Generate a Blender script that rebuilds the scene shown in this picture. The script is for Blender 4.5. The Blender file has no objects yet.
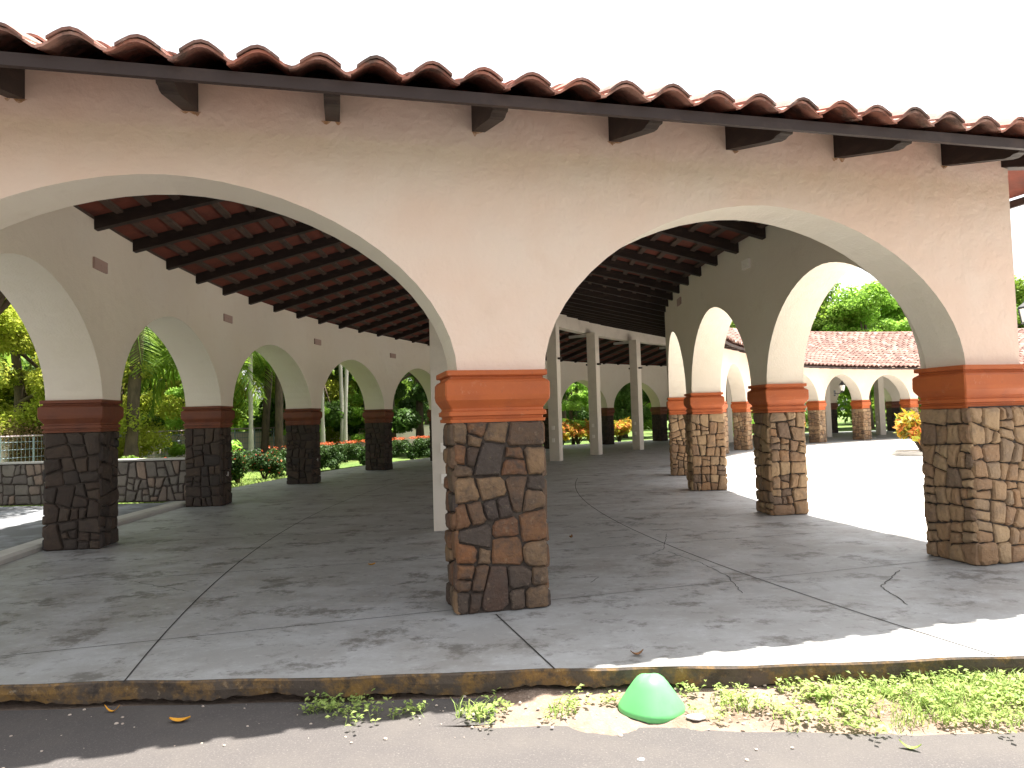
import bpy, math, random
import numpy as np
from mathutils import Vector
PI = math.pi; rad = math.radians
rnd = random.Random(7)
sc = bpy.context.scene
COL = sc.collection

# ------------------------------------------------------------------ helpers
def mesh(name, verts, faces, mats=(), fmat=None, attr=None, smooth=False):
    me = bpy.data.meshes.new(name)
    me.from_pydata([tuple(map(float, v)) for v in verts], [], [tuple(f) for f in faces])
    for m in mats: me.materials.append(m)
    if fmat is not None: me.polygons.foreach_set('material_index', fmat)
    if attr is not None:
        a = me.attributes.new('rnd', 'FLOAT', 'FACE'); a.data.foreach_set('value', attr)
    if smooth: me.polygons.foreach_set('use_smooth', [True]*len(me.polygons))
    me.validate(); me.update()
    return me
def link(name, me, parent=None, loc=None, rz=None):
    o = bpy.data.objects.new(name, me); COL.objects.link(o)
    if parent: o.parent = parent
    if loc is not None: o.location = loc
    if rz is not None: o.rotation_euler = (0, 0, rz)
    return o
def tag(o, label=None, cat=None, group=None, kind=None):
    if label: o['label'] = label
    if cat: o['category'] = cat
    if group: o['group'] = group
    if kind: o['kind'] = kind
    return o
def thing(name, label, cat, loc=(0,0,0), rz=0, group=None):
    return tag(link(name, None, None, loc, rz), label, cat, group)
class MB:
    def __init__(s): s.v=[]; s.f=[]; s.m=[]; s.a=[]
    def add(s, verts, faces, mi=0, a=0.5):
        b=len(s.v); s.v+=list(verts)
        for f in faces: s.f.append([i+b for i in f]); s.m.append(mi); s.a.append(a)
    def box(s, c, d, rz=0, mi=0, a=.5):
        x,y,z=[k/2 for k in d]; C,S=math.cos(rz),math.sin(rz); vs=[]
        for sx,sy,sz in [(-1,-1,-1),(1,-1,-1),(1,1,-1),(-1,1,-1),(-1,-1,1),(1,-1,1),(1,1,1),(-1,1,1)]:
            X,Y=sx*x,sy*y; vs.append((c[0]+C*X-S*Y, c[1]+S*X+C*Y, c[2]+sz*z))
        s.add(vs, [(0,3,2,1),(4,5,6,7),(0,1,5,4),(1,2,6,5),(2,3,7,6),(3,0,4,7)], mi, a)
    def tube(s, pts, rads, n=8, mi=0, a=.5, cap=True):
        rings=[]; pts=[Vector(p) for p in pts]; b=len(s.v)
        for i,p in enumerate(pts):
            t=(pts[min(i+1,len(pts)-1)]-pts[max(i-1,0)]).normalized()
            ref=Vector((1,0,0)) if abs(t.z)>.7 else Vector((0,0,1))
            u=t.cross(ref).normalized(); w=t.cross(u)
            r=rads[i] if hasattr(rads,'__len__') else rads
            for k in range(n):
                q=p+u*math.cos(2*PI*k/n)*r+w*math.sin(2*PI*k/n)*r; s.v.append(tuple(q))
        for i in range(len(pts)-1):
            for k in range(n):
                k2=(k+1)%n
                s.f.append([b+i*n+k,b+i*n+k2,b+(i+1)*n+k2,b+(i+1)*n+k]); s.m.append(mi); s.a.append(a)
        if cap:
            s.f.append([b+k for k in range(n)][::-1]); s.m.append(mi); s.a.append(a)
            s.f.append([b+(len(pts)-1)*n+k for k in range(n)]); s.m.append(mi); s.a.append(a)
    def lathe(s, prof, c=(0,0,0), n=20, mi=0, a=.5):
        b=len(s.v)
        for r,z in prof:
            for k in range(n): s.v.append((c[0]+r*math.cos(2*PI*k/n), c[1]+r*math.sin(2*PI*k/n), c[2]+z))
        for i in range(len(prof)-1):
            for k in range(n):
                k2=(k+1)%n
                s.f.append([b+i*n+k,b+i*n+k2,b+(i+1)*n+k2,b+(i+1)*n+k]); s.m.append(mi); s.a.append(a)
    def mesh(s, name, mats, smooth=False):
        return mesh(name, s.v, s.f, mats, s.m, s.a, smooth)
    def build(s, name, mats, parent=None, loc=None, rz=None, smooth=False):
        if not isinstance(mats,(list,tuple)): mats=[mats]
        return link(name, s.mesh(name, mats, smooth), parent, loc, rz)

# ------------------------------------------------------------------ materials
def mat(name, base, rough=.8, noise=(), bump=None, ramp=None, trans=0, metal=0, spec=.3, stretch=None, geo=False):
    """base colour, patches [(scale, colour, lo, hi, detail)], a per-face 'rnd' ramp, bump [(scale, strength, dist)]"""
    m=bpy.data.materials.new(name); m.use_nodes=True; N=m.node_tree.nodes; L=m.node_tree.links
    p=N['Principled BSDF']; out=N['Material Output']
    p.inputs['Roughness'].default_value=rough; p.inputs['Metallic'].default_value=metal
    p.inputs['Specular IOR Level'].default_value=spec
    if geo:
        g=N.new('ShaderNodeNewGeometry'); vec=g.outputs['Position']
    else:
        tc=N.new('ShaderNodeTexCoord'); vec=tc.outputs['Object']
    if stretch:
        mp=N.new('ShaderNodeMapping'); mp.inputs['Scale'].default_value=stretch
        L.new(vec, mp.inputs['Vector']); vec=mp.outputs['Vector']
    if ramp:
        at=N.new('ShaderNodeAttribute'); at.attribute_name='rnd'
        r=N.new('ShaderNodeValToRGB'); el=r.color_ramp.elements
        while len(el)<len(ramp): el.new(.5)
        for i,c in enumerate(ramp):
            el[i].position=i/(len(ramp)-1); el[i].color=(*c,1)
        L.new(at.outputs['Fac'], r.inputs['Fac']); cur=r.outputs['Color']
    else:
        c=N.new('ShaderNodeRGB'); c.outputs[0].default_value=(*base,1); cur=c.outputs[0]
    for q in noise:
        s,c2,lo,hi=q[:4]; det=q[4] if len(q)>4 else 6
        n=N.new('ShaderNodeTexNoise'); n.inputs['Scale'].default_value=s; n.inputs['Detail'].default_value=det
        n.inputs['Roughness'].default_value=q[6] if len(q)>6 else .62
        L.new(vec, n.inputs['Vector'])
        mr=N.new('ShaderNodeMapRange'); mr.inputs['From Min'].default_value=lo; mr.inputs['From Max'].default_value=hi
        mr.inputs['To Max'].default_value=q[5] if len(q)>5 else 1
        L.new(n.outputs['Fac'], mr.inputs['Value'])
        mx=N.new('ShaderNodeMix'); mx.data_type='RGBA'; mx.inputs['B'].default_value=(*c2,1)
        for i in mx.inputs:
            if i.name=='A' and i.type=='RGBA': L.new(cur,i)
            if i.name=='B' and i.type=='RGBA': i.default_value=(*c2,1)
            if i.name=='Factor' and i.type=='VALUE': L.new(mr.outputs['Result'],i)
        cur=[o for o in mx.outputs if o.type=='RGBA'][0]
    L.new(cur, p.inputs['Base Color'])
    if bump:
        prev=None
        for s,st,dist in bump:
            n=N.new('ShaderNodeTexNoise'); n.inputs['Scale'].default_value=s; n.inputs['Detail'].default_value=8
            L.new(vec, n.inputs['Vector'])
            b=N.new('ShaderNodeBump'); b.inputs['Strength'].default_value=st; b.inputs['Distance'].default_value=dist
            L.new(n.outputs['Fac'], b.inputs['Height'])
            if prev: L.new(prev, b.inputs['Normal'])
            prev=b.outputs['Normal']
        L.new(prev, p.inputs['Normal'])
    if trans:
        t=N.new('ShaderNodeBsdfTranslucent'); L.new(cur, t.inputs['Color'])
        mx=N.new('ShaderNodeMixShader'); mx.inputs['Fac'].default_value=trans
        L.new(p.outputs[0], mx.inputs[1]); L.new(t.outputs[0], mx.inputs[2]); L.new(mx.outputs[0], out.inputs['Surface'])
    return m
M={}
M['stucco']=mat('peach_stucco',(.77,.575,.465),.9,[(.35,(.78,.66,.57),.42,.62,4,.8),(2.2,(.70,.52,.41),.58,.78,8,.35),(9,(.58,.44,.35),.64,.8,10,.3),(40,(.50,.38,.31),.66,.78,6,.35)],
                bump=[(4,.5,.04),(22,.45,.012),(110,.35,.003)])
M['cream']=mat('cream_stucco',(.74,.655,.55),.9,[(.45,(.76,.69,.60),.4,.65,5),(3,(.62,.53,.43),.58,.8,8,.45)],bump=[(5,.4,.03),(40,.4,.008)])
M['orange']=mat('burnt_orange_paint',(.43,.105,.028),.6,[(3,(.33,.08,.028),.45,.7,8,.7),(14,(.52,.20,.09),.6,.8,8,.5),(26,(.16,.07,.045),.60,.72,10,.6,.7),(7,(.50,.26,.16),.60,.74,12,.45,.72)],bump=[(9,.25,.012),(60,.25,.004)],spec=.35)
M['mortar']=mat('dark_mortar',(.075,.058,.048),.95,[(20,(.035,.028,.024),.4,.7)],bump=[(40,.5,.01)])
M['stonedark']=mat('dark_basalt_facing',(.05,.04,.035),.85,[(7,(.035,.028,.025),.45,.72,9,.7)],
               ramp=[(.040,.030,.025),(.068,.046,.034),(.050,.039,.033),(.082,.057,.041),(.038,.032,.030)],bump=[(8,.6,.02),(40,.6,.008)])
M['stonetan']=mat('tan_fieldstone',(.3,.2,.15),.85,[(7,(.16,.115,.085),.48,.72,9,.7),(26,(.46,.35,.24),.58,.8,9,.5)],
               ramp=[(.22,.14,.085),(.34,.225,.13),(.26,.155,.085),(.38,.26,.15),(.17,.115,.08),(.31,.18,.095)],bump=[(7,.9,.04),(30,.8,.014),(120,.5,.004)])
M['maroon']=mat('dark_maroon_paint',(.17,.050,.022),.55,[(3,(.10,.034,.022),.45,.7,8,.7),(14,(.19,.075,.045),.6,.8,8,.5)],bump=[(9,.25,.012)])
M['stone']=mat('fieldstone',(.2,.15,.12),.85,[(6,(.06,.047,.04),.44,.66,12,.85,.72),(22,(.30,.22,.15),.57,.75,12,.6,.72)],
               ramp=[(.06,.042,.033),(.19,.092,.045),(.10,.066,.046),(.22,.135,.075),(.055,.044,.04),(.20,.088,.04),(.14,.095,.062)],
               bump=[(7,.9,.04),(30,.8,.014),(120,.5,.004)])
M['stonelo']=mat('grey_fieldstone',(.2,.17,.15),.9,[(6,(.08,.07,.062),.45,.72,9,.7)],
               ramp=[(.12,.10,.09),(.19,.165,.14),(.14,.12,.105),(.24,.17,.13),(.13,.115,.10)],bump=[(8,.5,.02),(50,.5,.006)])
M['wood']=mat('dark_stained_wood',(.030,.020,.017),.65,[(4,(.060,.038,.028),.5,.8,8)],bump=[(30,.4,.004)],stretch=(1,1,4))
M['batten']=mat('roof_batten_wood',(.085,.055,.042),.85,[(5,(.05,.032,.026),.5,.7,8)])
M['fascia']=mat('fascia_wood',(.040,.026,.024),.6,[(4,(.075,.048,.040),.5,.8,8)],bump=[(30,.4,.004)])
M['tile']=mat('clay_tile',(.4,.15,.09),.8,[(4,(.11,.078,.066),.49,.62,12,.85,.7),(13,(.56,.42,.37),.55,.70,12,.7,.7)],
              ramp=[(.42,.155,.105),(.50,.23,.17),(.35,.135,.10),(.52,.30,.24),(.44,.16,.11),(.20,.11,.09)],bump=[(18,.5,.010),(90,.4,.003)])
M['tilefar']=mat('weathered_clay_tile',(.4,.2,.15),.85,[(1.6,(.15,.085,.065),.5,.7,9,.6),(9,(.42,.27,.22),.58,.75,9,.5)],
              ramp=[(.19,.088,.068),(.26,.155,.13),(.14,.07,.055),(.29,.19,.16),(.20,.10,.08),(.10,.06,.05)],bump=[(18,.4,.008)])
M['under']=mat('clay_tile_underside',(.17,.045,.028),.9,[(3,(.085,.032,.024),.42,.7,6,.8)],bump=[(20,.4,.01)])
M['conc']=mat('worn_painted_concrete',(.31,.312,.31),.52,
              [(.35,(.235,.22,.20),.46,.66,5,.6),(1.5,(.40,.41,.42),.45,.62,14,.8,.75),(1.7,(.105,.098,.088),.53,.60,16,.75,.78),(5,(.12,.112,.10),.55,.66,16,.62,.78),(12,(.46,.46,.46),.57,.68,14,.6,.75),(60,(.17,.16,.15),.6,.72,5,.5)],
              bump=[(4,.15,.01),(70,.25,.003)],stretch=(.9,1.1,1),geo=True)
M['court']=mat('courtyard_concrete',(.62,.60,.56),.85,[(.5,(.52,.50,.45),.45,.7,8),(3,(.40,.39,.30),.63,.75,10,.7)],bump=[(30,.2,.004)],geo=True)
M['joint']=mat('joint_filler',(.035,.032,.03),.95)
M['rust']=mat('rust_stain',(.45,.24,.12),.9,[(40,(.60,.42,.30),.45,.6,8)])
M['kerb']=mat('worn_yellow_kerb',(.085,.066,.052),.9,[(4,(.25,.14,.04),.46,.60,14,.8,.72),(9,(.05,.04,.034),.52,.62,14,.85,.72),(16,(.34,.29,.22),.60,.70,12,.6,.72)],bump=[(12,.6,.02),(60,.5,.005)],geo=True)
M['asphalt']=mat('asphalt',(.078,.071,.069),.95,[(90,(.16,.145,.135),.55,.72,4,.85),(150,(.05,.045,.045),.56,.70,3,.8),(1.2,(.10,.09,.083),.45,.7,6)],bump=[(120,.5,.005),(30,.3,.006)],geo=True)
M['dirt']=mat('dry_soil',(.22,.165,.13),.98,[(3,(.16,.11,.08),.45,.65,10),(30,(.36,.28,.22),.55,.72,8,.8),(90,(.12,.085,.065),.58,.72,5,.7)],bump=[(14,.8,.03),(70,.7,.01)],geo=True)
M['lawn']=mat('lawn_ground',(.075,.13,.025),.95,[(.35,(.13,.17,.04),.45,.65,8),(3,(.05,.09,.02),.5,.7,9,.7)],bump=[(25,.8,.03)],geo=True)
M['white']=mat('pale_concrete',(.46,.44,.41),.85,[(1.5,(.30,.28,.25),.5,.7,8,.7)],bump=[(30,.3,.005)])
M['colpaint']=mat('column_paint',(.68,.61,.53),.85,[(2,(.46,.41,.34),.5,.75,6,.5)],bump=[(50,.2,.004)])
M['side']=mat('dark_concrete',(.12,.122,.13),.8,[(1.1,(.27,.28,.30),.45,.62,9),(5,(.09,.085,.08),.55,.68,9,.7)],bump=[(40,.3,.004)],geo=True)  # walkway concrete: dark grey with random paler patches
M['bark']=mat('bark',(.115,.085,.06),.95,[(6,(.05,.038,.03),.45,.7,8)],bump=[(14,.8,.03)],stretch=(1,1,.3))
M['palebark']=mat('pale_bark',(.46,.44,.38),.9,[(5,(.25,.23,.18),.5,.7,8,.7)],bump=[(14,.4,.01)],stretch=(1,1,.4))
def leafm(n,r,t=.35): return mat(n,r[0],.55,ramp=[tuple(min(.6,k*1.25) for k in c) for c in r],trans=t+.08,spec=.25)
M['leaf_dark']=leafm('dark_leaves',[(.03,.068,.016),(.055,.11,.022),(.085,.15,.03),(.04,.085,.018)])
M['leaf_mid']=leafm('green_leaves',[(.08,.15,.02),(.14,.23,.03),(.20,.29,.04),(.10,.18,.025)],.42)
M['leaf_yel']=leafm('yellow_green_leaves',[(.19,.25,.03),(.28,.34,.04),(.38,.39,.06),(.13,.19,.03)],.5)
M['leaf_brown']=leafm('dry_leaves',[(.20,.12,.06),(.28,.19,.09),(.14,.10,.05),(.24,.22,.06)],.35)
M['leaf_bright']=leafm('bright_leaves',[(.14,.26,.03),(.21,.36,.05),(.28,.43,.08),(.10,.20,.03)],.45)
M['leaf_hedge']=leafm('hedge_leaves',[(.018,.042,.012),(.03,.065,.016),(.05,.095,.02),(.022,.05,.013)],.2)
M['palm']=leafm('palm_leaflets',[(.08,.15,.02),(.15,.24,.03),(.24,.33,.05)],.42)
M['croton']=leafm('croton_leaves',[(.42,.07,.03),(.55,.34,.03),(.10,.17,.03),(.50,.13,.04),(.60,.46,.06),(.16,.22,.03)],.35)
M['flower']=leafm('red_flowers',[(.50,.06,.03),(.60,.13,.04),(.42,.04,.03)],.3)
M['grass']=leafm('grass_blades',[(.14,.22,.045),(.24,.33,.09),(.34,.40,.13),(.10,.17,.035)],.4)
M['cone']=mat('green_plastic',(.12,.44,.15),.38,[(5,(.08,.34,.10),.5,.7,8,.6),(22,(.30,.27,.17),.62,.74,10,.7,.7)],spec=.5,bump=[(12,.08,.01)])
M['black']=mat('black_metal',(.03,.03,.03),.5,spec=.4)
M['glass']=mat('lantern_glass',(.75,.74,.68),.2,spec=.5)
M['metal']=mat('fence_metal',(.30,.36,.42),.5,metal=.2)
M['rail']=mat('pink_rail_paint',(.42,.33,.34),.6)
M['pinkwall']=mat('pale_boundary_wall',(.80,.68,.62),.9,[(1,(.66,.56,.51),.5,.7)],bump=[(20,.2,.01)])
M['box']=mat('pinkish_junction_box',(.42,.29,.25),.7)
M['boxw']=mat('white_outlet_plastic',(.86,.80,.74),.5)
M['leaf_y']=mat('fallen_leaf_yellow',(.62,.30,.03),.7,[(20,(.40,.18,.03),.5,.7)])
M['leaf_b']=mat('fallen_leaf_brown',(.22,.11,.05),.8,[(20,(.12,.06,.03),.5,.7)])
M['paper']=mat('paper_scrap',(.75,.72,.68),.8)
M['pebble']=mat('pebble',(.40,.34,.29),.9,[(15,(.25,.2,.17),.5,.7)])

# ------------------------------------------------------------------ ring plan
CX,CY=28.0,14.0
def ring(R,a,z=0):
    a=rad(a); return (CX-R*math.cos(a), CY+R*math.sin(a), z)
A0=np.array([-.52,5.86]); B0=np.array([4.52,7.11]); U=(B0-A0)/np.linalg.norm(B0-A0); NV=np.array([U[1],-U[0]])
def front(s,t,z=0):               # t metres inward from the end wall's outer face
    p=A0+U*s-NV*t; return (p[0],p[1],z)
RO,RI=34.6,23.7; ROi,RIi=33.8,24.3; TF=.5
SL=.27; ZB=4.075; AEND=100
def fdist(x,y): return -((np.array([x,y])-A0)@NV)
def fr(d): return .16*(d+.9) if d<.5 else .224*max(0,1-(d-.5)/4.8)   # the end slope is bent up a little over the wall
def zb(d): return ZB+SL*d          # underside of the rafters
def far(a):                        # the far wing has a steeper roof with a lower eave
    t=max(0,min(1,(a-36)/12)); return t*t*(3-2*t)
def dz(a,d,sd):
    return far(a)*((d-2.4)*.125 if sd<0 else max(0,d)/5.45*.38)
def dR(a): return -max(0,min(.45,(a-1)*.026))
TH_F=math.atan2(U[1],U[0])

build=thing('arcade_building','long curved arcade building with stone piers, orange capitals, peach arches and clay tile roof','building',(0,0,0))

# ------------------------------------------------------------------ arch walls
def arch_wall(name, mapf, spans, s0, s1, T, zs, rise, mo, mi, n=1.85, ang=False, parent=build, inner=False):
    """wall outline in (s,z), thickness T, openings spans=[(a,b)] sprung at zs"""
    cols=[]           # (s, zbottom)
    N=30
    cur=s0
    segs=[]
    for a,b in spans:
        segs.append(('p',cur,a)); segs.append(('o',a,b)); cur=b
    segs.append(('p',cur,s1))
    mb=MB()
    def ztop(t,a=0): return ZB+SL*t+.172+(0 if ang else .10)+(dz(a,t,-1) if inner else 0)
    rise_=rise
    def quad(pts,mi_): 
        b=len(mb.v); mb.v+=pts; mb.f.append([b,b+1,b+2,b+3]); mb.m.append(mi_); mb.a.append(.5)
    for kind,a,b in segs:
        if b-a<1e-6: continue
        if kind=='p':
            k=max(1,int(math.ceil((b-a)/ (2.0 if ang else .6))))
            xs=[a+(b-a)*i/k for i in range(k+1)]; zz=[zs]*(k+1)
        else:
            c=(a+b)/2; h=(b-a)/2; xs=[];zz=[]; rise=rise_*(1-.15*far(c)) if inner else rise_
            for i in range(N+1):
                th=PI*i/N; cth=-math.cos(th); u=abs(cth)**(2/n)
                xs.append(c+h*math.copysign(u,cth)); zz.append(zs+rise*math.sin(th)**(2/n))
        for i in range(len(xs)-1):
            x0,x1,z0,z1=xs[i],xs[i+1],zz[i],zz[i+1]
            zt0,ztT=ztop(0,x0),ztop(T,x0); zt0b,ztTb=ztop(0,x1),ztop(T,x1)
            quad([mapf(x0,0,z0),mapf(x1,0,z1),mapf(x1,0,zt0b),mapf(x0,0,zt0)],0)
            quad([mapf(x1,T,z1),mapf(x0,T,z0),mapf(x0,T,ztT),mapf(x1,T,ztTb)],1)
            quad([mapf(x0,0,z0),mapf(x0,T,z0),mapf(x1,T,z1),mapf(x1,0,z1)],1)
            quad([mapf(x0,0,zt0),mapf(x1,0,zt0b),mapf(x1,T,ztTb),mapf(x0,T,ztT)],1)
    for x in (s0,s1):
        quad([mapf(x,0,zs),mapf(x,T,zs),mapf(x,T,ztop(T,x)),mapf(x,0,ztop(0,x))],0)
    o=mb.build(name,[mo,mi],parent)
    return o
ZS=2.0
w=arch_wall('wall',lambda s,t,z:front(s,t,z),[(-4.43,.065),(.83,5.315)],-4.95,6.01,TF,ZS,1.56,M['stucco'],M['cream'])
w['label']='peach end wall with two wide arches'
PO=[-7.66+7.8*k for k in range(0,14)]; WO=rad(1)*33.8; dO=.95          # pier fronts (deg) outer, pier span deg
PI_=[-7.67,1.04,9.71,17.8,25.3,32.3,39.4,47.6,55.8,64,72.2,80.4,88.6,96.8]; dI=1.25
spo=[]; prev=-14.15
for a in PO: spo.append((prev,a)); prev=a+dO
w=arch_wall('wall',lambda a,t,z:ring(RO+dR(a)-.02-t,a,z),spo,-15.25,PO[-1]+dO,.72,ZS,1.5,M['cream'],M['cream'],ang=True)
w['label']='outer curved arcade wall'
spi=[]; prev=-14.95
for a in PI_: spi.append((prev,a)); prev=a+dI
w=arch_wall('wall',lambda a,t,z:ring(RI+t,a,z),spi,-15.1,PI_[-1]+dI,RIi-RI,ZS,1.53,M['stucco'],M['cream'],ang=True,inner=True)
w['label']='inner curved arcade wall facing the courtyard'

# ------------------------------------------------------------------ piers with stone facing
def clip(poly,p,nv):
    out=[]
    for i in range(len(poly)):
        a=poly[i]; b=poly[(i+1)%len(poly)]
        da=(a[0]-p[0])*nv[0]+(a[1]-p[1])*nv[1]; db=(b[0]-p[0])*nv[0]+(b[1]-p[1])*nv[1]
        if da<=0: out.append(a)
        if (da<0)!=(db<0) and abs(da-db)>1e-9:
            t=da/(da-db); out.append((a[0]+(b[0]-a[0])*t,a[1]+(b[1]-a[1])*t))
    return out
def area(p): return abs(sum(p[i][0]*p[(i+1)%len(p)][1]-p[(i+1)%len(p)][0]*p[i][1] for i in range(len(p))))/2
def stones(w,h,r,size=.23):
    """rubble facing: split the face again and again along skewed lines"""
    todo=[[(0,0),(w,0),(w,h),(0,h)]]; res=[]
    while todo:
        p=todo.pop(); A_=area(p); x0,x1=min(q[0] for q in p),max(q[0] for q in p); y0,y1=min(q[1] for q in p),max(q[1] for q in p)
        if A_<size*size*r.choice([.45,.8,1.2,1.5]) and max(x1-x0,y1-y0)<size*2.1: 
            if A_>.0008: res.append(p)
            continue
        cx_=sum(q[0] for q in p)/len(p); cy_=sum(q[1] for q in p)/len(p)
        best=None
        for _ in range(7):
            horiz=(y1-y0)*r.uniform(.85,1.15)>(x1-x0)*1.05
            c=(cx_+r.uniform(-.16,.16)*(x1-x0), cy_+r.uniform(-.16,.16)*(y1-y0))
            th=(PI/2 if horiz else 0)+r.gauss(0,.33); n_=(math.cos(th),math.sin(th))
            a_=clip(p,c,n_); b_=clip(p,c,(-n_[0],-n_[1]))
            if len(a_)<3 or len(b_)<3: continue
            def comp(q): return area(q)/max(1e-6,sum(math.hypot(q[i][0]-q[i-1][0],q[i][1]-q[i-1][1]) for i in range(len(q))))**2
            def ang(q):
                m=9
                for i in range(len(q)):
                    u=(q[i-1][0]-q[i][0],q[i-1][1]-q[i][1]); v=(q[(i+1)%len(q)][0]-q[i][0],q[(i+1)%len(q)][1]-q[i][1])
                    l=math.hypot(*u)*math.hypot(*v)
                    if l>1e-9: m=min(m,math.acos(max(-1,min(1,(u[0]*v[0]+u[1]*v[1])/l))))
                return m
            sc_=min(comp(a_),comp(b_))+.03*min(ang(a_),ang(b_),1.2)
            if best is None or sc_>best[0]: best=(sc_,a_,b_)
        if best is None: res.append(p); continue
        a_,b_=best[1:]
        todo+= [a_,b_]
    out=[]
    for p in res:            # knock the corners off
        cx_=sum(q[0] for q in p)/len(p); cy_=sum(q[1] for q in p)/len(p)
        q_=p
        for v in list(p):
            if r.random()<.45:
                dx,dy=v[0]-cx_,v[1]-cy_; k=r.uniform(.80,.94); q_=clip(q_,(cx_+dx*k,cy_+dy*k),(dx,dy)) or q_
        out.append(q_ if len(q_)>=3 else p)
    return out
def inset(poly,d):
    n=len(poly); ar=sum(poly[i][0]*poly[(i+1)%n][1]-poly[(i+1)%n][0]*poly[i][1] for i in range(n))
    if ar<0: poly=poly[::-1]
    out=poly[:]
    for i in range(len(poly)):
        a=poly[i];b=poly[(i+1)%len(poly)]; ex,ey=b[0]-a[0],b[1]-a[1]; l=math.hypot(ex,ey)
        if l<1e-6: continue
        nx,ny=ey/l,-ex/l
        out=clip(out,(a[0]-nx*d,a[1]-ny*d),(nx,ny))
    return out
def add_stones(mb,w,h,r,fn,prot=.042,size=.23,mi=1,gap=.0045):
    """fn(u,v,k)->3D point, k metres outward"""
    for poly in stones(w,h,r,size):
        p=inset(poly,gap)
        q=[]
        for pt in p:
            if not q or math.hypot(pt[0]-q[-1][0],pt[1]-q[-1][1])>.012: q.append(pt)
        if len(q)>1 and math.hypot(q[0][0]-q[-1][0],q[0][1]-q[-1][1])<.012: q.pop()
        if len(q)<3: continue
        out=[]
        for i in range(len(q)):
            a=q[i]; b=q[(i+1)%len(q)]; l=math.hypot(b[0]-a[0],b[1]-a[1])
            pp=q[i-1]; cx_=(pp[0]+b[0])/2; cy_=(pp[1]+b[1])/2
            out.append((a[0]*.95+cx_*.05,a[1]*.95+cy_*.05))
            k=2 if l>.09 else 1
            for j in range(1,k+1):
                if l<.05: break
                t=j/(k+1); jx=r.uniform(-.009,.006); 
                nx,ny=(b[1]-a[1])/l,-(b[0]-a[0])/l
                out.append((a[0]+(b[0]-a[0])*t+nx*jx, a[1]+(b[1]-a[1])*t+ny*jx))
        c=(sum(p[0] for p in out)/len(out),sum(p[1] for p in out)/len(out))
        pr=prot*r.uniform(.6,1.25); tx,ty=r.uniform(-.05,.05),r.uniform(-.05,.05)
        n=len(out); vs=[]
        rr=[math.hypot(p[0]-c[0],p[1]-c[1]) for p in out]; rm=max(rr)
        for (sc_,k) in ((1,-.005),(1,pr*.45),(max(.5,1-.017/max(rm,.03)),pr*.92),(.5,pr*1.12)):
            for p in out:
                x=c[0]+(p[0]-c[0])*sc_; y=c[1]+(p[1]-c[1])*sc_
                kk=k if k<0 else k+((x-c[0])*tx+(y-c[1])*ty)+ (r.uniform(-.002,.002) if k>pr*.9 else 0)
                vs.append(fn(x,y,kk))
        vs.append(fn(c[0],c[1],pr*1.1))
        fs=[]
        for L_ in range(3):
            for i in range(n): fs.append((L_*n+i,L_*n+(i+1)%n,(L_+1)*n+(i+1)%n,(L_+1)*n+i))
        for i in range(n): fs.append((3*n+i,3*n+(i+1)%n,4*n))
        mb.add(vs,fs,mi,r.random())
CAP=[(1.572,.0),(1.572,.022),(1.597,.026),(1.602,.010),(1.622,.010),(1.628,.034),(1.662,.034),(1.672,.014),(1.690,.012),(1.712,.026),(1.760,.058),(1.80,.064),(1.905,.062),(1.925,.046),(1.942,.018),(1.958,.016),(1.964,.042),(1.972,.048),(2.008,.048),(2.012,.0)]
def pier_mesh(w,d,seed,size=.23,h=1.575,m='stone'):
    r=random.Random(seed); mb=MB(); i=.028
    mb.box((0,0,h/2),(w-2*i,d-2*i,h+.02),0,0)
    x,y=w/2-i,d/2-i
    add_stones(mb,w-.01,h,r,lambda u,v,k:(u-w/2+.005,-y-k,v),size=size)
    add_stones(mb,w-.01,h,r,lambda u,v,k:(w/2-.005-u,y+k,v),size=size)
    add_stones(mb,d-.01,h,r,lambda u,v,k:(x+k,u-d/2+.005,v),size=size)
    add_stones(mb,d-.01,h,r,lambda u,v,k:(-x-k,d/2-.005-u,v),size=size)
    return mb.mesh('pier',[M['mortar'],M[m]])
def cap_mesh(w,d,m='orange'):
    mb=MB(); n=len(CAP); r=random.Random(3)
    for z,o in CAP:
        X,Y=w/2+o-.01,d/2+o-.01; c=.012
        # edge loops with slight hand-made waviness
        pts=[(-X+c,-Y),(0,-Y),(X-c,-Y),(X,-Y+c),(X,0),(X,Y-c),(X-c,Y),(0,Y),(-X+c,Y),(-X,Y-c),(-X,0),(-X,-Y+c)]
        mb.v+=[(px+r.uniform(-.002,.002),py+r.uniform(-.002,.002),z+r.uniform(-.0015,.0015)) for px,py in pts]
    for i in range(n-1):
        for k in range(12):
            mb.f.append([i*12+k,i*12+(k+1)%12,(i+1)*12+(k+1)%12,(i+1)*12+k]); mb.m.append(0); mb.a.append(.5)
    mb.f.append([(n-1)*12+k for k in range(12)]); mb.m.append(0); mb.a.append(.5)
    mb.f.append([k for k in range(12)][::-1]); mb.m.append(0); mb.a.append(.5)
    return mb.mesh('capital',[M[m]])
def put_pier(me,cm,loc,rz):
    p=link('pier',me,build,loc,rz); c=link('capital',cm,p); return p
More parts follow.
